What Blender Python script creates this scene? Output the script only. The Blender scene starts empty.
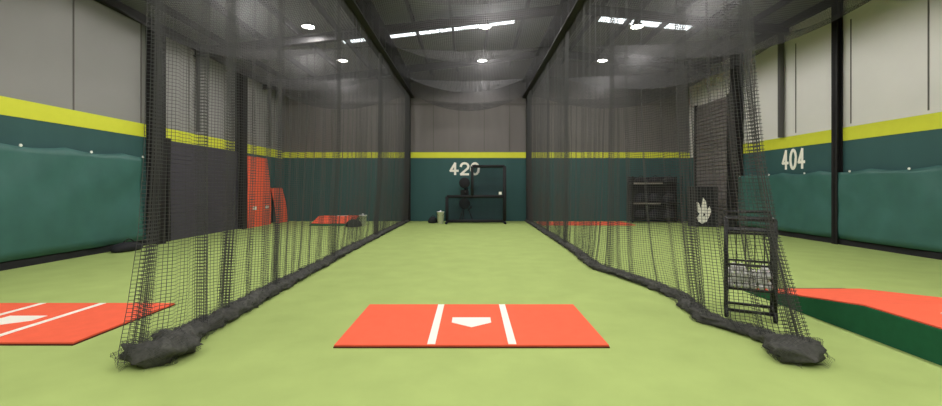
import bpy, bmesh, math, random
from mathutils import Vector, Matrix, noise
random.seed(7)
sc = bpy.context.scene
PI = math.pi
# ---------------------------------------------------------------- camera, world, exposure
H = 1.5; F = 430.0
cam = bpy.data.objects.new('camera', bpy.data.cameras.new('camera'))
sc.collection.objects.link(cam); sc.camera = cam
cam.location = (0, 0, H); cam.rotation_euler = (PI/2, 0, 0)
cam.data.sensor_width = 36; cam.data.lens = F/942*36
cam.data.shift_y = -15/942; cam.data.clip_start = 0.05
w = bpy.data.worlds.new('world'); sc.world = w; w.use_nodes = True
w.node_tree.nodes['Background'].inputs[0].default_value = (0.75, 0.85, 1, 1)
w.node_tree.nodes['Background'].inputs[1].default_value = 1.0
sc.view_settings.view_transform = 'Standard'; sc.view_settings.look = 'None'
sc.view_settings.gamma = 1; sc.view_settings.use_curve_mapping = False
sc.view_settings.exposure = 0.15
sc.cycles.transparent_max_bounces = 64
sc.cycles.max_bounces = 8
sc.cycles.use_denoising = True
LAMP_W = 630.0
SKY_E = 3.0

# ---------------------------------------------------------------- materials
def lin(c):
    return tuple((v/255/12.92 if v/255 <= .04045 else ((v/255+.055)/1.055)**2.4) for v in c) + (1,)
def mat(name, rgb, rough=.7, metal=0, var=0.0, scale=6, bump=0.0, bscale=40, spec=.3, stretch=None):
    m = bpy.data.materials.new(name); m.use_nodes = True
    nt = m.node_tree; b = nt.nodes['Principled BSDF']
    b.inputs['Roughness'].default_value = rough; b.inputs['Metallic'].default_value = metal
    b.inputs['Specular IOR Level'].default_value = spec
    b.inputs['Base Color'].default_value = lin(rgb)
    tc = nt.nodes.new('ShaderNodeTexCoord')
    mp = nt.nodes.new('ShaderNodeMapping'); nt.links.new(tc.outputs['Object'], mp.inputs[0])
    if stretch: mp.inputs['Scale'].default_value = stretch
    n = nt.nodes.new('ShaderNodeTexNoise'); n.inputs['Scale'].default_value = scale; n.inputs['Detail'].default_value = 5
    nt.links.new(mp.outputs[0], n.inputs['Vector'])
    mx = nt.nodes.new('ShaderNodeMix'); mx.data_type = 'RGBA'
    c = lin(rgb); v = var if var else .04
    mx.inputs['A'].default_value = tuple(x*(1-v) for x in c[:3])+(1,)
    mx.inputs['B'].default_value = tuple(min(1, x*(1+v)) for x in c[:3])+(1,)
    nt.links.new(n.outputs['Fac'], mx.inputs['Factor']); nt.links.new(mx.outputs['Result'], b.inputs['Base Color'])
    if bump:
        n2 = nt.nodes.new('ShaderNodeTexNoise'); n2.inputs['Scale'].default_value = bscale
        nt.links.new(mp.outputs[0], n2.inputs['Vector'])
        bp = nt.nodes.new('ShaderNodeBump'); bp.inputs['Strength'].default_value = bump
        nt.links.new(n2.outputs['Fac'], bp.inputs['Height']); nt.links.new(bp.outputs[0], b.inputs['Normal'])
    return m
def emis(name, rgb, e):
    m = bpy.data.materials.new(name); m.use_nodes = True
    b = m.node_tree.nodes['Principled BSDF']
    b.inputs['Base Color'].default_value = lin(rgb)
    b.inputs['Emission Color'].default_value = lin(rgb); b.inputs['Emission Strength'].default_value = e
    return m
def netmat(name, rgb, pitch=.048, strand=.006, transl=.35):
    """knotted square netting: open cells are clear, strands are nylon"""
    m = bpy.data.materials.new(name); m.use_nodes = True
    nt = m.node_tree; nt.nodes.clear()
    out = nt.nodes.new('ShaderNodeOutputMaterial')
    uv = nt.nodes.new('ShaderNodeUVMap'); uv.uv_map = 'UVMap'
    sx = nt.nodes.new('ShaderNodeSeparateXYZ'); nt.links.new(uv.outputs[0], sx.inputs[0])
    masks = []
    for ax in ('X', 'Y'):
        d = nt.nodes.new('ShaderNodeMath'); d.operation = 'DIVIDE'; d.inputs[1].default_value = pitch
        nt.links.new(sx.outputs[ax], d.inputs[0])
        f = nt.nodes.new('ShaderNodeMath'); f.operation = 'FRACT'; nt.links.new(d.outputs[0], f.inputs[0])
        l = nt.nodes.new('ShaderNodeMath'); l.operation = 'LESS_THAN'; l.inputs[1].default_value = strand/pitch
        nt.links.new(f.outputs[0], l.inputs[0]); masks.append(l)
    mxm = nt.nodes.new('ShaderNodeMath'); mxm.operation = 'MAXIMUM'
    nt.links.new(masks[0].outputs[0], mxm.inputs[0]); nt.links.new(masks[1].outputs[0], mxm.inputs[1])
    df = nt.nodes.new('ShaderNodeBsdfDiffuse'); df.inputs[0].default_value = lin(rgb)
    tl = nt.nodes.new('ShaderNodeBsdfTranslucent'); tl.inputs[0].default_value = lin(rgb)
    m1 = nt.nodes.new('ShaderNodeMixShader'); m1.inputs[0].default_value = transl
    nt.links.new(df.outputs[0], m1.inputs[1]); nt.links.new(tl.outputs[0], m1.inputs[2])
    tr = nt.nodes.new('ShaderNodeBsdfTransparent')
    m2 = nt.nodes.new('ShaderNodeMixShader'); nt.links.new(mxm.outputs[0], m2.inputs[0])
    nt.links.new(tr.outputs[0], m2.inputs[1]); nt.links.new(m1.outputs[0], m2.inputs[2])
    nt.links.new(m2.outputs[0], out.inputs[0])
    return m
M = dict(
    turf=mat('turf', (163, 181, 110), .95, var=.14, scale=2.2, bump=.4, bscale=220, spec=.1),
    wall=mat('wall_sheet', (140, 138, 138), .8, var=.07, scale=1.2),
    wallright_lit=mat('wall_right_sheet_lit', (226, 223, 222), .8, var=.05, scale=1.2),  # same cladding as left, colour lightened to stand in for lamp light missing there
    wallback=mat('wall_back_sheet', (112, 107, 107), .8, var=.08, scale=1.5, stretch=(3, 1, .4)),
    wallseam=mat('wall_seam', (100, 96, 94), .8),
    teal=mat('teal_paint', (53, 87, 88), .7, var=.12, scale=1.2, stretch=(2, 2, .4)),
    tarp=mat('teal_tarp', (60, 103, 98), .5, var=.22, scale=2.5, spec=.4),
    band=mat('lime_band', (212, 215, 62), .6, var=.05),
    roof=mat('roof_foil', (120, 122, 118), .7, var=.08, scale=1),
    steel=mat('dark_steel', (31, 30, 32), .6, var=.15),
    pipe=mat('grey_pipe', (84, 82, 82), .6),
    doordark=mat('charcoal_door', (70, 67, 78), .6, var=.06),
    doorgrey=mat('grey_door', (122, 116, 116), .6, var=.05),
    orange=mat('orange_turf', (240, 104, 76), .9, var=.07, scale=8, bump=.3, bscale=200, spec=.1),
    rubber=mat('dark_edge_rubber', (92, 42, 34), .9),
    white=mat('white_paint', (240, 236, 226), .8, var=.04),
    dgreen=mat('dark_green_turf', (30, 92, 62), .9, var=.15, scale=12),
    black=mat('black_powder_coat', (26, 26, 28), .5, var=.1),
    blackpad=mat('black_foam_pad', (34, 34, 37), .8, var=.1),
    bag=mat('black_nylon', (40, 40, 46), .8, var=.25, scale=5),
    shelf=mat('pale_shelf', (128, 122, 116), .6),
    ball=mat('ball_leather', (228, 226, 228), .6, var=.25, scale=14),
    bucket=mat('bucket_plastic', (235, 235, 232), .5),
    net=netmat('net_black', (86, 86, 87), pitch=.033, strand=.0042, transl=.35),
    netceil=netmat('net_ceiling', (78, 77, 79), strand=.0115, transl=.5),
    netfine=netmat('net_fine', (58, 62, 70), pitch=.05, strand=.013),
    hem=mat('bunched_net', (84, 84, 80), .95, var=.7, scale=26, bump=1, bscale=60, spec=.1),
    lamp=emis('lamp_lens', (255, 252, 242), 14),
    sky=emis('skylight_sheet', (236, 242, 246), SKY_E),
)
# ---------------------------------------------------------------- helpers
col = sc.collection
def link(name, bm, m, parent=None, smooth=False, loc=None):
    me = bpy.data.meshes.new(name)
    bm.to_mesh(me); bm.free()
    for k in (m if isinstance(m, (list, tuple)) else [m]): me.materials.append(k)
    if smooth:
        for p in me.polygons: p.use_smooth = True
    o = bpy.data.objects.new(name, me); col.objects.link(o)
    if parent: o.parent = parent
    if loc: o.location = loc
    return o
def box(bm, x0, x1, y0, y1, z0, z1, mi=0, bev=0):
    vs = [bm.verts.new((x, y, z)) for x in (x0, x1) for y in (y0, y1) for z in (z0, z1)]
    fs = []
    for q in ((0,1,3,2),(4,6,7,5),(0,4,5,1),(2,3,7,6),(0,2,6,4),(1,5,7,3)):
        f = bm.faces.new([vs[i] for i in q]); f.material_index = mi; fs.append(f)
    if bev:
        es = list({e for f in fs for e in f.edges})
        bmesh.ops.bevel(bm, geom=es, offset=bev, segments=2, affect='EDGES')
def prism(bm, pts, axis, a, b, mi=0):
    """polygon in the plane perpendicular to axis, extruded from a to b"""
    def P(u, v, t):
        return {'x': (t, u, v), 'y': (u, t, v), 'z': (u, v, t)}[axis]
    A = [bm.verts.new(P(u, v, a)) for u, v in pts]; B = [bm.verts.new(P(u, v, b)) for u, v in pts]
    n = len(pts)
    for f in (bm.faces.new(A[::-1]), bm.faces.new(B)): f.material_index = mi
    for i in range(n):
        f = bm.faces.new((A[i], A[(i+1) % n], B[(i+1) % n], B[i])); f.material_index = mi
    bmesh.ops.recalc_face_normals(bm, faces=bm.faces)
def tube(bm, pts, r, seg=8, mi=0, closed=False):
    pts = [Vector(p) for p in pts]; n = len(pts); rings = []
    up = Vector((0, 0, 1))
    for i, p in enumerate(pts):
        if closed: d = (pts[(i+1) % n]-pts[i-1])
        else: d = (pts[min(i+1, n-1)]-pts[max(i-1, 0)])
        d.normalize()
        a = up if abs(d.dot(up)) < .95 else Vector((0, 1, 0))
        u = d.cross(a).normalized(); v = d.cross(u).normalized()
        rr = r[i] if isinstance(r, (list, tuple)) else r
        rings.append([bm.verts.new(p+(u*math.cos(t*2*PI/seg)+v*math.sin(t*2*PI/seg))*rr) for t in range(seg)])
    for i in range(n if closed else n-1):
        A, B = rings[i], rings[(i+1) % n]
        for t in range(seg):
            bm.faces.new((A[t], A[(t+1) % seg], B[(t+1) % seg], B[t])).material_index = mi
    if not closed:
        bm.faces.new(rings[0][::-1]); bm.faces.new(rings[-1])
    bmesh.ops.recalc_face_normals(bm, faces=bm.faces)
def lathe(bm, prof, c=(0, 0, 0), seg=20, axis='z'):
    rings = []
    for r, h in prof:
        ring = []
        for t in range(seg):
            a = t*2*PI/seg; u, v = r*math.cos(a), r*math.sin(a)
            p = {'z': (u, v, h), 'x': (h, u, v), 'y': (u, h, v)}[axis]
            ring.append(bm.verts.new((p[0]+c[0], p[1]+c[1], p[2]+c[2])))
        rings.append(ring)
    for A, B in zip(rings, rings[1:]):
        for t in range(seg): bm.faces.new((A[t], A[(t+1) % seg], B[(t+1) % seg], B[t]))
    bm.faces.new(rings[0][::-1]); bm.faces.new(rings[-1])
    bmesh.ops.recalc_face_normals(bm, faces=bm.faces)
def tag(o, label=None, cat=None, group=None, kind=None):
    if label: o['label'] = label
    if cat: o['category'] = cat
    if group: o['group'] = group
    if kind: o['kind'] = kind
    return o
def empty(name, loc=(0, 0, 0), rz=0, **k):
    o = bpy.data.objects.new(name, None); col.objects.link(o)
    o.location = loc; o.rotation_euler.z = rz; o.empty_display_size = .1
    return tag(o, **k)
def struct(name, bm, m, parent=None, label=None):
    o = link(name, bm, m, parent)
    if not parent: tag(o, label, None, None, 'structure')
    return o
def dup(root, loc=None, rz=None, label=None):
    r = root.copy(); col.objects.link(r)
    if loc is not None: r.location = loc
    if rz is not None: r.rotation_euler.z = rz
    if label: r['label'] = label
    for ch in list(root.children):
        c = ch.copy(); col.objects.link(c); c.parent = r
        for g in list(ch.children):
            d = g.copy(); col.objects.link(d); d.parent = c
    return r
B = bmesh.new
# ---------------------------------------------------------------- room shell
XL, XR, YB, YF = -8.6, 9.9, 19.5, -4.0
RX, RZ, ZL, ZR = 3.2, 7.4, 6.0, 6.7            # ridge, eaves
def roofz(x): return ZL+(RZ-ZL)*(x-XL)/(RX-XL) if x < RX else RZ-(RZ-ZR)*(x-RX)/(XR-RX)
bm = B(); box(bm, XL-.2, XR+.2, YF-.2, YB+.2, -.1, 0)
struct('floor', bm, M['turf'], label='bright green artificial turf floor of the batting cage hall')
# walls: painted teal below, lime band, grey cladding above (one wall, several panels)
def side_wall(name, x, s, zt):
    bm = B(); t0, t1 = (x-.2, x) if s < 0 else (x, x+.2)
    box(bm, t0, t1, YF-.2, YB+.2, 0, zt+.1)
    o = struct(name, bm, M['wall' if s < 0 else 'wallright_lit'], label='grey clad side wall with teal lower part and lime band')
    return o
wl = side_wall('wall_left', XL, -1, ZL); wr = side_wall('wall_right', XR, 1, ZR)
bm = B()
prism(bm, [(XL, 0), (XR, 0), (XR, ZR+.1), (RX, RZ+.1), (XL, ZL+.1)], 'y', YB, YB+.2)
wb = struct('wall_back', bm, M['wallback'], label='grey clad end wall with dark teal lower half and lime band')
bm = B()
prism(bm, [(XL, 0), (XR, 0), (XR, ZR+.1), (RX, RZ+.1), (XL, ZL+.1)], 'y', YF-.2, YF)
struct('wall_front', bm, M['wall'], label='grey end wall behind the camera')
# wall paint panels
bm = B(); box(bm, XL, XR, YB-.02, YB-.001, 0, 2.86); link('teal_panel', bm, M['teal'], wb)
bm = B(); box(bm, XL, XR, YB-.03, YB-.001, 2.86, 3.12); link('lime_band', bm, M['band'], wb)
bm = B()
for x in [XL+1.15*i for i in range(1, 17)]: box(bm, x-.02, x+.02, YB-.02, YB-.001, 3.17, roofz(x)-.15)
box(bm, XL, XR, YB-.03, YB-.001, 5.25, 5.33)
link('cladding_seam', bm, M['wallseam'], wb)
bm = B(); box(bm, XL+.001, XL+.02, YF, YB-.03, 0, 2.84); link('teal_panel', bm, M['teal'], wl)
bm = B(); box(bm, XL+.001, XL+.03, YF, YB-.03, 2.84, 3.18); link('lime_band', bm, M['band'], wl)
bm = B(); box(bm, XR-.02, XR-.001, YF, 16.3, 0, 2.75); link('teal_panel', bm, M['teal'], wr)
bm = B(); box(bm, XR-.03, XR-.001, YF, 16.3, 2.75, 3.1); link('lime_band', bm, M['band'], wr)
bm = B(); box(bm, XR-.02, XR-.001, 18.9, YB-.03, 0, 2.86); link('teal_panel', bm, M['teal'], wr)
for wo, x, s in ((wl, XL, 1), (wr, XR, -1)):
    bm = B()
    for y in [YF+1.9*i for i in range(1, 13)]:
        a, b = sorted((x+s*.001, x+s*.012)); box(bm, a, b, y-.015, y+.015, 3.18, 5.9)
    link('cladding_seam', bm, M['wallseam'], wo)
# skirting kerbs
for nm, a, b in (('baseboard_left', XL+.02, XL+.1), ('baseboard_right', XR-.1, XR-.02)):
    bm = B(); box(bm, a, b, YF, 12.1 if a < 0 else 16.3, 0, .14)
    struct(nm, bm, M['blackpad'], label='black padded kerb along the foot of the side wall')
# doors
bm = B(); n = 22
for i in range(n):
    z = i*2.84/n; prism(bm, [(XL+.06, z), (XL+.075, z+.01), (XL+.075, z+2.84/n-.01), (XL+.06, z+2.84/n)], 'y', 12.15, 15.8)
d1 = struct('door_1', bm, M['doordark'], label='charcoal roller door in the left wall under the lime band')
bm = B(); box(bm, XL+.03, XL+.12, 12.02, 12.15, 0, 2.9); box(bm, XL+.03, XL+.12, 15.8, 15.93, 0, 2.9); link('guide_rail', bm, M['steel'], d1)
bm = B(); n = 34
for i in range(n):
    z = i*5.05/n; prism(bm, [(XR-.03, z), (XR-.075, z+.03), (XR-.075, z+5.05/n-.03), (XR-.03, z+5.05/n)], 'y', 16.45, 18.75)
d2 = struct('door_2', bm, M['doorgrey'], label='tall grey roller door at far end of right wall')
bm = B(); box(bm, XR-.12, XR-.03, 16.33, 16.45, 0, 5.1); box(bm, XR-.12, XR-.03, 18.75, 18.87, 0, 5.1); link('guide_rail', bm, M['steel'], d2)
# roof with a skylight strip cut into it
bm = B()
SK0, SK1 = 14.45, 14.95
def roofslab(x0, x1, y0, y1, mi=0, lift=0):
    prism(bm, [(x0, roofz(x0)+lift), (x1, roofz(x1)+lift), (x1, roofz(x1)+.12+lift), (x0, roofz(x0)+.12+lift)], 'y', y0, y1, mi)
for x0, x1 in ((XL-.2, RX), (RX, XR+.2)):
    roofslab(x0, x1, YF-.2, SK0); roofslab(x0, x1, SK1, YB+.2)
for x0, x1 in ((XL-.2, -4.4), (1.5, 4.4), (7.5, XR+.2)):
    if x0 < RX < x1: roofslab(x0, RX, SK0, SK1); roofslab(RX, x1, SK0, SK1)
    else: roofslab(x0, x1, SK0, SK1)
ceil = struct('ceiling', bm, M['roof'], label='low pitched sheet roof seen from below')
for i, (x0, x1) in enumerate(((-4.4, -2.9), (-2.85, -1.1), (-1.05, 1.5), (4.4, 5.9), (5.95, 7.5))):
    bm = B(); roofslab(x0, x1, SK0, SK1, 0, .02); struct('window_%d' % (i+1), bm, M['sky'], label='bright translucent roof light strip')
# purlins and rafters
trim = 0
def tstruct(bm, m, label):
    global trim; trim += 1
    return struct('trim_%d' % trim, bm, m, label=label)
x = XL+.9
while x < XR:
    if abs(x-RX) > .2:
        bm = B(); z = roofz(x)
        box(bm, x-.035, x+.035, YF, YB, z-.17, z+.0)
        tstruct(bm, M['steel'], 'dark steel purlin under the roof')
    x += 1.18
FR = (-2.0, 2.5, 7.0, 11.5, 15.75)
for y in (0.2, 4.6, 9.0, 13.4, 17.8):
    bm = B()
    for x0, x1 in ((XL, RX), (RX, XR)):
        for a, b in ((-.42, -.39), (-.2, -.17)):
            prism(bm, [(x0, roofz(x0)+a), (x1, roofz(x1)+a), (x1, roofz(x1)+b), (x0, roofz(x0)+b)], 'y', y-.1, y+.1)
        prism(bm, [(x0, roofz(x0)-.42), (x1, roofz(x1)-.42), (x1, roofz(x1)-.17), (x0, roofz(x0)-.17)], 'y', y-.012, y+.012)
    tstruct(bm, M['steel'], 'dark steel rafter crossing the hall')
def icol(x, y, z, w=.16, d=.3, s=1):
    bm = B()
    a, b = sorted((x, x+s*d))
    box(bm, a, a+.02, y-w, y+w, 0, z); box(bm, b-.02, b, y-w, y+w, 0, z); box(bm, a, b, y-.012, y+.012, 0, z)
    return bm
for y in FR:
    tstruct(icol(XL+.03, y, ZL-.2), M['steel'], 'dark steel column on the left wall')
    bm = icol(XR-.03, y, ZR-.2, w=.09, d=.16, s=-1) if y != 15.75 else icol(XR-.03, y, ZR-.2, s=-1)
    tstruct(bm, M['steel'], 'dark steel column on the right wall')
bm = B(); tube(bm, [(XL+.1, 13.4, 3.25), (XL+.1, 13.4, 5.7)], .05); tstruct(bm, M['pipe'], 'grey downpipe on the left wall')
bm = B(); tube(bm, [(XR-.1, 13.6, 3.1), (XR-.1, 13.6, 6.62)], .085); tstruct(bm, M['pipe'], 'grey downpipe on the right wall above the number')
bm = B(); tube(bm, [(XL+.1, 18.2, 3.25), (XL+.1, 18.2, 5.7)], .05); tstruct(bm, M['pipe'], 'grey downpipe near the far left corner')
for x, s, z in ((XL, 1, ZL), (XR, -1, ZR)):
    bm = B(); a, b = sorted((x, x+s*.16)); box(bm, a, b, YF, YB, z-.22, z-.02)
    tstruct(bm, M['steel'], 'dark eaves beam along the side wall')
# long net beams
BL, BR = -2.74, 2.5
def ibeam(x):
    bm = B()
    box(bm, x-.18, x+.18, YF, YB-.03, 5.58, 5.62); box(bm, x-.18, x+.18, YF, YB-.03, 6.28, 6.32); box(bm, x-.02, x+.02, YF, YB-.03, 5.62, 6.28)
    y = YF+.7
    while y < YB-.3: box(bm, x-.17, x+.17, y-.01, y+.01, 5.62, 6.28); y += .9
    return bm
tstruct(ibeam(BL), M['steel'], 'long dark steel beam running down the left of the middle cage')
tstruct(ibeam(BR), M['steel'], 'long dark steel beam running down the right of the middle cage')
for x in (BL-.1, BR+.1):
    bm = B(); box(bm, x-.11, x-.09, YB-.25, YB-.03, 0, 5.58); box(bm, x+.09, x+.11, YB-.25, YB-.03, 0, 5.58); box(bm, x-.1, x+.1, YB-.15, YB-.13, 0, 5.58)
    tstruct(bm, M['steel'], 'dark steel column under a long beam at the end wall')

# ---------------------------------------------------------------- lamps
lampl = empty('high_bay_lamp', (0, 0, 6.35), label='x', cat='ceiling lamp', group='high bay lamps hanging under the roof')
bm = B(); lathe(bm, [(.05, .22), (.09, .2), (.1, .12), (.2, .02), (.21, 0), (.19, 0.01)], seg=24); link('housing', bm, M['black'], lampl, True)
bm = B(); lathe(bm, [(.185, .004), (.12, -.02), (.03, -.03)], seg=24); link('lens', bm, M['lamp'], lampl, True)
bm = B(); tube(bm, [(0, 0, .2), (0, 0, .5)], .012, 6); link('hanger', bm, M['steel'], lampl)
ld = bpy.data.lights.new('lamp_glow', 'SPOT'); ld.spot_size = math.radians(172); ld.spot_blend = .25; ld.shadow_soft_size = .17; ld.energy = LAMP_W; ld.color = (1, .97, .92)
lo = bpy.data.objects.new('lamp_glow', ld); col.objects.link(lo); lo.parent = lampl; lo.location = (0, 0, -.045)
first = True
rows = (('left', -4.9), ('middle', .42), ('right', 5.0))
ys = ((16.4, 'farthest'), (12.95, 'second from the end wall'), (9.5, ''), (6.05, ''), (2.6, ''), (-.9, ''))
for rn, x in rows:
    for y, wd in ys:
        if wd == 'farthest': lab = 'round white ceiling lamp nearest the end wall over the %s cage' % rn
        elif wd: lab = 'round white ceiling lamp second from the end wall over the %s cage' % rn
        else: lab = 'round white ceiling lamp overhead of the near part of the %s cage' % rn
        if first: o = lampl; o.location = (x, y, 6.35); o['label'] = lab; first = False
        else: o = dup(lampl, (x, y, 6.35), None, lab)

# ---------------------------------------------------------------- netting
def interp(tab, y):
    if y <= tab[0][0]: return tab[0][1]
    for (a, b), (c, d) in zip(tab, tab[1:]):
        if y <= c: return b+(d-b)*(y-a)/(c-a)
    return tab[-1][1]
def curtain(name, xtop, bottom, y0, y1, bundles, seed, label):
    rnd = random.Random(seed)
    pts = []; y = y0; k = 0
    while y < y1:
        inb = None
        for bc, bw, ba in bundles:
            if abs(y-bc) < bw: inb = (bc, bw, ba)
        if inb:
            pts.append((y, inb[2]*(1 if k % 2 else -1)*(.6+.5*rnd.random()), 1)); y += .022
        else:
            ph = 2*PI*(y/.42+.5*math.sin(y*1.7+seed))
            a = .05+.03*math.sin(y*2.3+seed)
            pts.append((y, a*math.sin(ph)+.02*math.sin(ph*2.7), 0)); y += .035
        k += 1
    zs = [5.58, 5.0, 4.2, 3.4, 2.6, 1.8, 1.1, .5, .16, .05]
    bm = bmesh.new(); uvl = bm.loops.layers.uv.new('UVMap')
    grid = []; s = 0; prev = None; us = []
    for (y, off, b) in pts:
        if prev: s += math.hypot(y-prev[0], off-prev[1])
        us.append(s); prev = (y, off)
        xb = interp(bottom, y); colv = []
        for z in zs:
            t = 1-z/5.58
            spread = .5+.7*t if not b else .8+.5*t
            x = xtop+(xb-xtop)*t**4 + off*spread
            x += .03*noise.noise((y*1.3, z*.8, seed))
            if z < .2: x += .04*noise.noise((y*5, z*9, seed+5))
            colv.append(bm.verts.new((x, y-.2*t**4*math.exp(-(y-y0)/.35)+.05*t*noise.noise((y*2, z*.7, seed+9)), z)))
        grid.append(colv)
    for i in range(len(grid)-1):
        for j in range(len(zs)-1):
            f = bm.faces.new((grid[i][j], grid[i+1][j], grid[i+1][j+1], grid[i][j+1]))
            for l, (u, v) in zip(f.loops, ((us[i], zs[j]), (us[i+1], zs[j]), (us[i+1], zs[j+1]), (us[i], zs[j+1]))):
                l[uvl].uv = (u, v)
    root = empty(name, (0, 0, 0), label=label, cat='netting', group='long side nets of the middle cage')
    link('net_panel', bm, M['net'], root)
    bm = B(); tube(bm, [(xtop, y0, 5.56), (xtop, y1, 5.56)], .012, 6); link('top_cable', bm, M['steel'], root)
    return root
def roll(root, path, seed, name='gathered_hem'):
    """lumpy rope of net gathered on the turf; path: (y, x, half width, height)"""
    bm = bmesh.new(); seg = 20
    ys = [p[0] for p in path]; n = int((ys[-1]-ys[0])/.03); rings = []
    tx = [(p[0], p[1]) for p in path]; tw = [(p[0], p[2]) for p in path]; th = [(p[0], p[3]) for p in path]
    for i in range(n+1):
        y = ys[0]+(ys[-1]-ys[0])*i/n
        x, wd, h = interp(tx, y), interp(tw, y), interp(th, y)
        x += .04*noise.noise((y*2.2, 0, seed)); ring = []
        e = min(1, (i+.3)/4, (n-i+.3)/4)
        for t in range(seg):
            a = 2*PI*t/seg
            k = 1+.5*noise.noise((y*4+math.cos(a)*.8, math.sin(a)*1.5, seed))+.5*noise.noise((y*11+math.cos(a)*2, math.sin(a)*2.5, seed+3))+.35*noise.noise((y*24, a*3, seed+6))
            px, pz = math.cos(a)*wd*k*e, math.sin(a)*h*.5*k*e
            ring.append(bm.verts.new((x+px, y+.03*noise.noise((y*6, a, seed)), max(.004, h*.45+pz))))
        rings.append(ring)
    for A, C in zip(rings, rings[1:]):
        for t in range(seg): bm.faces.new((A[t], A[(t+1) % seg], C[(t+1) % seg], C[t]))
    bm.faces.new(rings[0][::-1]); bm.faces.new(rings[-1])
    link(name, bm, M['hem'], root, True)
    bm = bmesh.new(); uvl = bm.loops.layers.uv.new('UVMap'); seg = 26; g = []; n *= 2
    for i in range(n+1):
        y = ys[0]+(ys[-1]-ys[0])*i/n; x, wd, h = interp(tx, y), interp(tw, y), interp(th, y); ring = []
        for t in range(seg+1):
            a = -.25*PI+1.5*PI*t/seg
            k = 1.18+.5*noise.noise((y*7+math.cos(a), a*1.8, seed+20))+.22*noise.noise((y*19, a*3, seed+23))
            ring.append(bm.verts.new((x+math.cos(a)*wd*k, y+.05*noise.noise((y*9, a, seed)), max(.006, h*.45+math.sin(a)*h*.55*k))))
        g.append(ring)
    for i in range(n):
        for t in range(seg):
            f = bm.faces.new((g[i][t], g[i][t+1], g[i+1][t+1], g[i+1][t]))
            for l, (u, v) in zip(f.loops, ((i, t), (i, t+1), (i+1, t+1), (i+1, t))): l[uvl].uv = (u*.036, v*.048)
    return link('loose_fold', bm, M['net'], root, True)
Lb = [(3.6, -2.85), (3.86, -2.84), (4.39, -2.77), (5.37, -2.86), (6.3, -2.86), (7.25, -2.86), (10.4, -2.92), (17.4, -2.87), (19.3, -2.85)]
Rb = [(3.6, 3.05), (4.0, 2.98), (4.16, 2.92), (4.51, 2.78), (4.81, 2.62), (5.76, 2.80), (6.32, 2.76), (7.25, 2.54), (7.96, 2.32), (10.4, 2.45), (16.5, 2.52), (19.3, 2.52)]
ln = curtain('side_net', BL, Lb, 3.72, 19.2, [(3.78, .08, .045), (4.42, .05, .06), (4.95, .05, .06), (6.2, .06, .05), (8.9, .08, .05), (13, .1, .06), (18.5, .5, .06)], 1.3,
    'black net hung down the left side of the middle cage, bunched on the turf')
roll(ln, [(3.5, -2.74, .12, .14), (3.62, -2.73, .2, .22), (3.85, -2.72, .2, .22), (4.1, -2.76, .14, .15), (4.5, -2.78, .12, .14), (5.0, -2.8, .12, .13), (6.3, -2.84, .12, .12), (10, -2.9, .11, .11), (19.2, -2.86, .10, .11)], 2.2)
rn_ = curtain('side_net', BR, Rb, 3.88, 19.2, [(3.95, .08, .05), (5.1, .05, .07), (7.6, .06, .05), (11.2, .1, .05), (14, .1, .05), (18.5, .5, .06)], 5.1,
    'black net hung down the right side of the middle cage, bunched beside the ball cart')
roll(rn_, [(3.55, 2.85, .12, .14), (3.68, 2.83, .19, .2), (3.85, 2.86, .17, .17), (4.05, 2.9, .11, .13)] + [(y, x, .1, .1) for y, x in Rb[2:]], 7.7)
# ceiling nets
def ceilnet(x0, x1, z0, z1, depth, label, seed):
    bm = bmesh.new(); uvl = bm.loops.layers.uv.new('UVMap'); nx, per = 20, 3.55
    ylow = 10.75
    n = int(17.2/.12); grid = []
    for j in range(n+1):
        y = YB-.1-17.2*j/n; row = []
        c = abs(math.cos(PI*(y-ylow)/per))
        for i in range(nx+1):
            t = i/nx; x = x0+(x1-x0)*t; s = 4*t*(1-t)
            z = z0+(z1-z0)*t-.12*s-depth*s**.8*c-.02*noise.noise((x, y, seed))
            row.append(bm.verts.new((x, y, z)))
        grid.append(row)
    for j in range(n):
        for i in range(nx):
            f = bm.faces.new((grid[j][i], grid[j][i+1], grid[j+1][i+1], grid[j+1][i]))
            for l in f.loops: l[uvl].uv = (l.vert.co.x, l.vert.co.y)
    root = empty('ceiling_net', (0, 0, 0), label=label, cat='netting', group='overhead nets of the three cages')
    link('net_panel', bm, M['netceil'], root, True)
    y = ylow+per/2-2*per
    while y < YB:
        bm = B(); tube(bm, [(x0+(x1-x0)*t/12, y, z0+(z1-z0)*t/12-.12*4*t/12*(1-t/12)) for t in range(13)], .008, 5); y += per
        link('cross_cable', bm, M['steel'], root)
ceilnet(BL+.16, BR-.16, 5.62, 5.62, .78, 'grey net sagging overhead across the middle cage between the two long beams', 1)
ceilnet(XL+.35, BL-.16, 5.7, 5.62, .75, 'grey net sagging overhead across the left cage', 2)
ceilnet(BR+.16, XR-.25, 5.62, 6.1, .9, 'grey net sagging overhead across the right cage', 3)

# ---------------------------------------------------------------- mats
def hitting_mat(name, loc, label, rz=0, group=None):
    root = empty(name, loc, rz, label=label, cat='hitting mat', group=group)
    bm = B(); box(bm, -1.29, 1.29, -.705, .705, .012, .03, bev=.004); link('turf_top', bm, M['orange'], root)
    bm = B(); box(bm, -1.295, 1.295, -.71, .71, 0, .012); link('rubber_base', bm, M['rubber'], root)
    for x in (-.38, .385):
        bm = B(); box(bm, x-.038, x+.038, -.69, .69, .03, .033); link('batter_line', bm, M['white'], root)
    bm = B(); prism(bm, [(-.215, .14), (.215, .14), (.215, -.04), (0, -.2), (-.215, -.04)], 'z', .03, .034); link('home_plate', bm, M['white'], root)
    return root
m0 = hitting_mat('hitting_mat', (.005, 4.735, 0), 'orange hitting mat with white lines and home plate in the middle of the turf')
m1 = dup(m0, (-5.08, 4.80, 0), None, 'orange hitting mat behind the left side net at the left edge')
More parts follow.
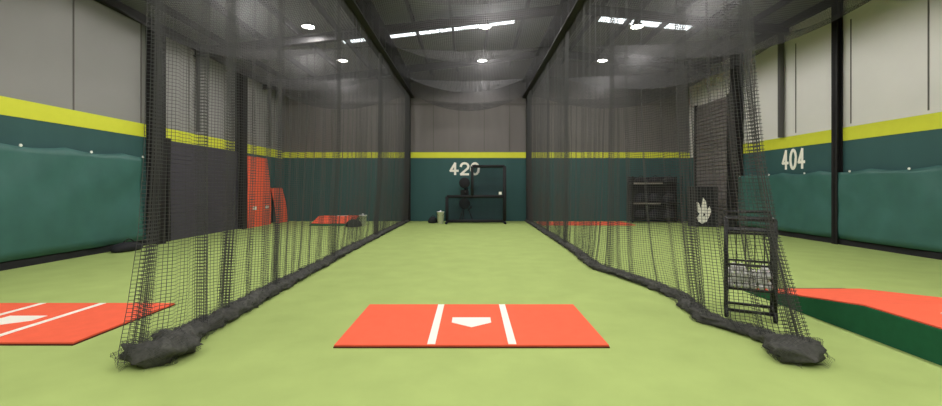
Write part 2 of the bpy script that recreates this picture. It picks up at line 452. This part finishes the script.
# portable mounds: wedge with orange top
def mound(loc, rz, L, W, h, label, group=None):
    root = empty('pitching_mound', loc, rz, label=label, cat='pitching mound')
    bm = B(); prism(bm, [(0, 0), (L, 0), (L, h), (L*.62, h), (0, .025)], 'x', -W/2, W/2); link('ramp', bm, M['dgreen'], root)
    bm = B(); prism(bm, [(L*.1, h*.16+.027), (L*.62, h+.003), (L*.99, h+.003), (L*.99, h+.016), (L*.62, h+.016), (L*.1, h*.16+.042)], 'x', -W/2+.02, W/2-.02); link('clay_top', bm, M['orange'], root)
    bm = B(); box(bm, -.3, .3, L*.72, L*.72+.15, h+.016, h+.03); link('pitching_rubber', bm, M['white'], root)
    return root
mound((4.72, 6.35, 0), PI, 3.2, 1.5, .3, 'orange and dark green sloped mound at the right edge behind the ball cart')
mound((-5.55, 17.0, 0), 0, 1.6, 1.7, .3, 'small orange mound at the far end of the left cage by the end wall')
bm = B(); box(bm, 2.85, 6.6, 17.2, 18.9, 0, .03, bev=.006)
tag(link('turf_mat', bm, M['orange']), 'flat orange mat at the far end of the right cage by the end wall', 'mat')
# orange mats leaned on left wall
def leaned(name, y0, y1, h, m, label, tilt, x0=.14):
    root = empty(name, (0, 0, 0), label=label, cat='mat', group='orange mats leaning on the left wall')
    bm = B(); n = 10; pr = []
    xb = XL+x0+tilt; xt = XL+x0
    for i in range(n+1):
        t = i/n; pr.append((xb+(xt-xb)*t+.06*math.sin(PI*t), h*t))
    back = [(x-.04, z) for x, z in pr]
    prism(bm, pr+back[::-1], 'y', y0, y1); link('turf_face', bm, M['orange'], root)
    bm = B(); prism(bm, [(x-.045, z) for x, z in pr]+[(x-.055, z) for x, z in pr][::-1], 'y', y0, y1); link('rubber_base', bm, M['rubber'], root)
    return root
a = leaned('rolled_mat', 15.98, 17.85, 2.72, M['orange'], 'tall orange mat leaning upright on the left wall, nearer of the two', .16)
for y0_ in (16.35, 17.35):
    bm = B(); box(bm, XL+.3, XL+.335, y0_, y0_+.22, .66, .8); link('white_patch', bm, M['white'], a)
leaned('rolled_mat', 18.2, 19.25, 1.5, M['orange'], 'short orange mat leaning on the left wall beside the far corner', .25)

# ---------------------------------------------------------------- tarps on the side walls
def tarp(x, s, y0, y1, z1, label):
    bm = bmesh.new(); n = int((y1-y0)/.08); grid = []
    for i in range(n+1):
        y = y0+(y1-y0)*i/n; c = []
        for j in range(13):
            z = .16+(z1-.16)*j/12
            off = .09+.05*noise.noise((y*2.0+z*.8, z*.6, x))+.04*noise.noise((y*1.1-z*1.4, z*1.2, x+4))
            zz = z-(.07*abs(math.sin(y*PI/1.5)) if j == 12 else 0)
            c.append(bm.verts.new((x+s*off, y, zz)))
        grid.append(c)
    for i in range(n):
        for j in range(12): bm.faces.new((grid[i][j], grid[i+1][j], grid[i+1][j+1], grid[i][j+1]))
    root = empty('wall_tarp', (0, 0, 0), label=label, cat='tarp')
    o = link('sheet', bm, M['tarp'], root, True)
    so = o.modifiers.new('thick', 'SOLIDIFY'); so.thickness = .006
    y = y0+.05
    while y < y1:
        bm = B(); lathe(bm, [(.03, -.006), (.03, .006)], (x+s*.13, y, z1-.05), 10, 'x'); y += 1.5
        link('eyelet', bm, M['bucket'], root)
tarp(XL+.04, 1, -1, 11.1, 2.35, 'wrinkled teal tarp hung along the left wall')
tarp(XR-.04, -1, -1, 16.1, 1.98, 'wrinkled teal tarp hung along the right wall under the number')

# ---------------------------------------------------------------- wall numbers
def strokes(bm, digit, ox, w, h, t):
    """digits as thick painted strokes in (u, v)"""
    if digit == '4': S = [[(.62*w, 0), (.62*w, h)], [(.62*w, h), (0, .32*h)], [(0, .32*h), (w, .32*h)]]
    elif digit == '2':
        S = [[(w*.5-w*.5*math.cos(a), h*.72+h*.28*math.sin(a)) for a in [PI*k/8 for k in range(0, 9)]] + [(w*.93, h*.55), (0, 0)], [(0, 0), (w, 0)]]
    else: S = [[(w*.5+w*.5*math.cos(a), h*.5+h*.5*math.sin(a)) for a in [2*PI*k/20 for k in range(21)]]]
    out = []
    for pl in S:
        for (a, b), (c, d) in zip(pl, pl[1:]):
            L = math.hypot(c-a, d-b) or 1; nx, ny = -(d-b)/L*t/2, (c-a)/L*t/2; ex, ey = (c-a)/L*t*.3, (d-b)/L*t*.3
            out.append([(ox+a+nx-ex, b+ny-ey), (ox+c+nx+ex, d+ny+ey), (ox+c-nx+ex, d-ny+ey), (ox+a-nx-ex, b-ny-ey)])
    return out
def number(text, name, place, w, h, gap, t, label, cols=None):
    root = empty(name, (0, 0, 0), label=label, cat='wall number')
    for i, ch in enumerate(text):
        bm = B(); k = 0
        for q in strokes(bm, ch, i*(w+gap), w, h, t):
            k += 1; vs = [bm.verts.new(place(u, v, .004+k*.0006)) for u, v in q]
            v2 = [bm.verts.new(place(u, v, -.0005)) for u, v in q]
            bm.faces.new(vs); bm.faces.new(v2[::-1])
            for j in range(4): bm.faces.new((vs[j], vs[(j+1) % 4], v2[(j+1) % 4], v2[j]))
        bmesh.ops.recalc_face_normals(bm, faces=bm.faces)
        link('digit', bm, M['white'], root)
number('420', 'wall_number', lambda u, v, d: (-.93+u, YB-.022-d, 2.12+v), .34, .5, .13, .1, 'white painted number 420 on the teal end wall')
number('404', 'wall_number', lambda u, v, d: (XR-.022-d, 13.62-u, 2.1+v), .22, .56, .11, .085, 'white painted number 404 on the teal right wall')

# ---------------------------------------------------------------- L-screen at the far end
Y = 18.2
ls = empty('pitching_screen', (0, Y, 0), label='black L-shaped protective screen standing on the turf at the end wall', cat='protective screen')
def bar(pts, r, name, parent, m='blackpad', seg=10):
    bm = B(); tube(bm, pts, r, seg); return link(name, bm, M[m], parent, True)
bar([(-1.02, 0, .1), (-1.02, 0, 1.14)], .065, 'left_post', ls)
bar([(1.42, 0, .1), (1.42, 0, 2.42)], .075, 'right_post', ls)
bar([(.05, 0, 1.14), (.05, 0, 2.42)], .065, 'middle_post', ls)
bar([(-1.02, 0, 1.14), (1.42, 0, 1.14)], .065, 'cross_rail', ls)
bar([(.05, 0, 2.42), (1.42, 0, 2.42)], .06, 'top_rail', ls)
bar([(-1.02, 0, .1), (1.42, 0, .1)], .06, 'bottom_rail', ls)
for x in (-1.02, 1.42): bar([(x, -.45, .05), (x, .45, .05)], .05, 'foot', ls)
bm = bmesh.new(); uvl = bm.loops.layers.uv.new('UVMap')
for x0, x1, z0, z1 in ((-1.0, 1.4, .12, 1.12), (.07, 1.4, 1.14, 2.4)):
    nx = 10; g = [[bm.verts.new((x0+(x1-x0)*i/nx, .1+.08*math.sin(PI*i/nx)*math.sin(PI*j/6), z0+(z1-z0)*j/6)) for j in range(7)] for i in range(nx+1)]
    for i in range(nx):
        for j in range(6):
            f = bm.faces.new((g[i][j], g[i+1][j], g[i+1][j+1], g[i][j+1]))
            for l in f.loops: l[uvl].uv = (l.vert.co.x, l.vert.co.z)
link('screen_net', bm, M['netfine'], ls)
bm = B(); box(bm, 1.17, 1.29, -.09, -.075, 1.22, 1.34); link('white_tag', bm, M['white'], ls)
# pitching machine behind it
pm = empty('pitching_machine', (-.26, 18.85, 0), label='dark two-wheel pitching machine on a tripod behind the L-shaped screen', cat='pitching machine')
for k in range(3):
    a = PI/2+k*2*PI/3+.3; bar([(.05*math.cos(a), .05*math.sin(a), .8), (.38*math.cos(a), .38*math.sin(a), .02)], .025, 'leg', pm, 'black', 8)
bar([(0, 0, .75), (0, 0, 1.75)], .05, 'post', pm, 'black')
def wheel(z, r, nm):
    bm = B(); lathe(bm, [(.06, -.09), (r-.04, -.08), (r, -.05), (r, .05), (r-.04, .08), (.06, .09)], (-.02, -.12, z), 24, 'y')
    return link(nm, bm, M['blackpad'], pm, True)
wheel(1.72, .24, 'wheel'); wheel(.82, .24, 'wheel')
bm = B(); box(bm, -.2, .16, -.05, .2, 1.12, 1.42, bev=.03); link('motor_box', bm, M['black'], pm)
bar([(.0, -.3, 1.3), (.1, .35, 1.45)], .05, 'ball_chute', pm, 'black')
bar([(.12, -.1, .5), (.3, -.1, .7)], .03, 'handle', pm, 'black')

# balls and buckets
me = None
bm = B(); bmesh.ops.create_icosphere(bm, subdivisions=2, radius=.0365)
ballo = link('baseball', bm, M['ball'], None, True)
ball_used = False
def ball(p, label, group):
    global ball_used
    if not ball_used: o = ballo; ball_used = True
    else: o = ballo.copy(); col.objects.link(o)
    o.location = p; o.rotation_euler = (random.random()*6, random.random()*6, 0)
    tag(o, label, 'ball', group); return o
def bucket(x, y, label, blabel, bgroup, h=.36, m='bucket'):
    root = empty('ball_bucket', (x, y, 0), label=label, cat='bucket')
    bm = B(); lathe(bm, [(.125, 0), (.15, h), (.158, h), (.158, h-.02), (.16, h-.02), (.16, h+.005), (.142, h+.005), (.118, .02), (.01, .02)], seg=24)
    link('pail', bm, M[m], root, True)
    bm = B(); tube(bm, [(.155*math.cos(a), -.03-.1*math.sin(a), h-.03-.14*math.sin(a)) for a in [PI*k/12 for k in range(13)]], .005, 6); link('handle', bm, M['steel'], root)
    for k in range(5):
        a = k*2*PI/5; ball((x+.085*math.cos(a), y+.085*math.sin(a), h-.02), blabel, bgroup)
    ball((x, y, h+.035), blabel, bgroup)
bucket(-1.28, 18.1, 'white ball bucket on the turf left of the L-shaped screen', 'white ball heaped in the bucket beside the L-shaped screen', 'balls in the bucket by the screen', .5)
bucket(-4.3, 17.1, 'white ball bucket by the orange mound at the far end of the left cage', 'white ball heaped in the bucket by the far orange mound', 'balls in the bucket by the left mound', .42)
# dark bags
def bag(x, y, L, D, Hh, label, rz=0, z=0, group=None):
    root = empty('equipment_bag', (x, y, z), rz, label=label, cat='bag', group=group)
    bm = B(); n = 12; rings = []
    for i in range(n+1):
        t = i/n; e = max(.35, (math.sin(PI*t))**.35 if 0 < t < 1 else .35); ring = []
        for k in range(14):
            a = 2*PI*k/14; ca, sa = math.cos(a), math.sin(a)
            py = math.copysign(abs(ca)**.6, ca)*D/2*e; pz = Hh/2+math.copysign(abs(sa)**.6, sa)*Hh/2*e
            s = 1+.12*noise.noise((t*4+x, py*4, pz*4))
            ring.append(bm.verts.new(((t-.5)*L, py*s, max(0, pz-(1-e)*Hh*.5+(1-e)*Hh*.15))))
        rings.append(ring)
    for A, C in zip(rings, rings[1:]):
        for k in range(14): bm.faces.new((A[k], A[(k+1) % 14], C[(k+1) % 14], C[k]))
    bm.faces.new(rings[0][::-1]); bm.faces.new(rings[-1]); bmesh.ops.recalc_face_normals(bm, faces=bm.faces)
    link('body', bm, M['bag'], root, True)
    bm = B(); tube(bm, [(-.2*L+.4*L*k/8, -.1*D, Hh*.93+.09*math.sin(PI*k/8)) for k in range(9)], .012, 6); link('handle', bm, M['blackpad'], root)
    return root
bag(-1.62, 18.3, .4, .25, .28, 'small dark bag on the turf left of the white ball bucket', .4)
bag(-4.5, 16.5, .6, .3, .3, 'dark bag on the turf between the far orange mound and the bucket', .5)
bag(XL+.45, 10.2, .7, .35, .22, 'black bag at the foot of the left wall tarp', 1.4)

# storage rack at the far right
rk = empty('storage_rack', (8.0, 18.75, 0), label='dark storage rack with pale shelf edges by the end wall at right', cat='rack')
for x in (-1.05, 1.05):
    for y in (-.25, .25):
        bm = B(); box(bm, x-.03, x+.03, y-.03, y+.03, 0, 2.0); link('post', bm, M['black'], rk)
for z in (.12, .82, 1.68):
    bm = B(); box(bm, -1.02, 1.02, -.24, .24, z, z+.03); sh = link('shelf', bm, M['black'], rk)
    if z > .5:
        bm = B(); box(bm, -1.08, .25 if z > 1 else .15, -.275, -.262, z-.02, z+.05); link('shelf_edge', bm, M['shelf'], sh)
bm = B(); box(bm, -1.02, 1.02, .25, .262, .1, 1.98); link('back_panel', bm, M['bag'], rk)
names = {.15: 'lower', .85: 'middle', 1.71: 'top'}
for z in (.15, .85, 1.71):
    for k, x in enumerate((-.62, 0, .62)):
        bag(8.0+x, 18.72, .54, .36, .42 if z < 1.5 else .26, '%s black bag on the %s shelf of the storage rack' % (('leftmost', 'middle', 'rightmost')[k], names[z]), 0, z, 'bags on the storage rack')
# emblem board
eb = empty('emblem_board', (8.98, 16.6, 0), -.35, label='black padded board with a white emblem standing near the tall grey door', cat='board')
bm = B(); box(bm, -.55, .5, 0, .08, 0, 1.55, bev=.02); link('pad', bm, M['blackpad'], eb)
bm = B()
shape = [(-.06, .12), (.1, .2), (.2, .42), (.26, .62), (.2, .8), (.12, .66), (.08, .98), (-.02, 1.14), (-.06, .86), (-.1, .7), (-.16, .92), (-.24, .96), (-.22, .6), (-.14, .5), (-.24, .34), (-.18, .2)]
prism(bm, shape, 'y', -.012, -.001); link('emblem', bm, M['white'], eb)
bm = B(); prism(bm, [(-.02, .4), (.06, .46), (.0, .56)], 'y', -.018, -.0125); link('emblem_mark', bm, M['black'], eb)

# ---------------------------------------------------------------- ball cart in the right foreground
CX, CY, CR = 3.25, 5.02, -.52
bc = empty('ball_cart', (CX, CY, 0), CR, label='black wheeled ball cart with wire basket standing at the right side net', cat='ball cart')
X0, X1, Y0, Y1 = -.235, .235, -.15, .2
for x in (X0, X1):
    for y in (Y0, Y1): bar([(x, y, .06), (x, y, 1.14)], .021, 'post', bc, 'black')
for z, r in ((1.14, .019), (.98, .014), (.62, .013), (.34, .016), (.09, .018)):
    bm = B(); tube(bm, [(X0, Y0, z), (X1, Y0, z), (X1, Y1, z), (X0, Y1, z)], r, 8, closed=True); link('rail', bm, M['black'], bc, True)
bm = B(); box(bm, X0, X1, Y0, Y1, 1.0, 1.02); link('tray', bm, M['bag'], bc)
bar([(X0, Y1, 1.14), (X0-.02, Y1+.05, 1.21), (X1-.02, Y1+.05, 1.21), (X1, Y1, 1.14)], .015, 'push_handle', bc, 'black')
bm = B()
for k in range(7):
    x = X0+(X1-X0)*(k+.5)/7
    for y in (Y0, Y1): tube(bm, [(x, y, .34), (x, y, .62)], .004, 5)
for k in range(6):
    y = Y0+(Y1-Y0)*(k+.5)/6
    for x in (X0, X1): tube(bm, [(x, y, .34), (x, y, .62)], .004, 5)
for z in (.41, .48, .55): tube(bm, [(X0, Y0, z), (X1, Y0, z), (X1, Y1, z), (X0, Y1, z)], .004, 5, closed=True)
for k in range(9):
    x = X0+(X1-X0)*(k+.5)/9; tube(bm, [(x, Y0, .335), (x, Y1, .335)], .004, 5)
link('wire_basket', bm, M['black'], bc)
bm = B()
for k in range(4):
    x = X0+.1+(X1-X0-.2)*k/3; tube(bm, [(x, Y0+.01, .62), (x, Y0+.01, 1.0)], .006, 5)
link('front_rod', bm, M['black'], bc)
for x in (X0, X1):
    for y in (Y0, Y1):
        bm = B(); lathe(bm, [(.02, -.022), (.055, -.02), (.062, -.012), (.062, .012), (.055, .02), (.02, .022)], (x, y, .062), 18, 'x'); link('wheel', bm, M['blackpad'], bc, True)
lab = 'white practice ball piled in the wire basket of the ball cart'
for lay in range(4):
    nx, ny = (6, 4) if lay % 2 == 0 else (5, 3)
    for i in range(nx):
        for j in range(ny):
            if lay == 3 and random.random() < .35: continue
            if lay < 3 and 0 < j < ny-1 and 0 < i < nx-1: continue
            lx, ly = -.19+(0 if nx == 6 else .038)+i*.076, -.09+(0 if ny == 4 else .038)+j*.076
            ball((CX+lx*math.cos(CR)-ly*math.sin(CR), CY+lx*math.sin(CR)+ly*math.cos(CR), .377+lay*.064), lab, 'balls in the ball cart')
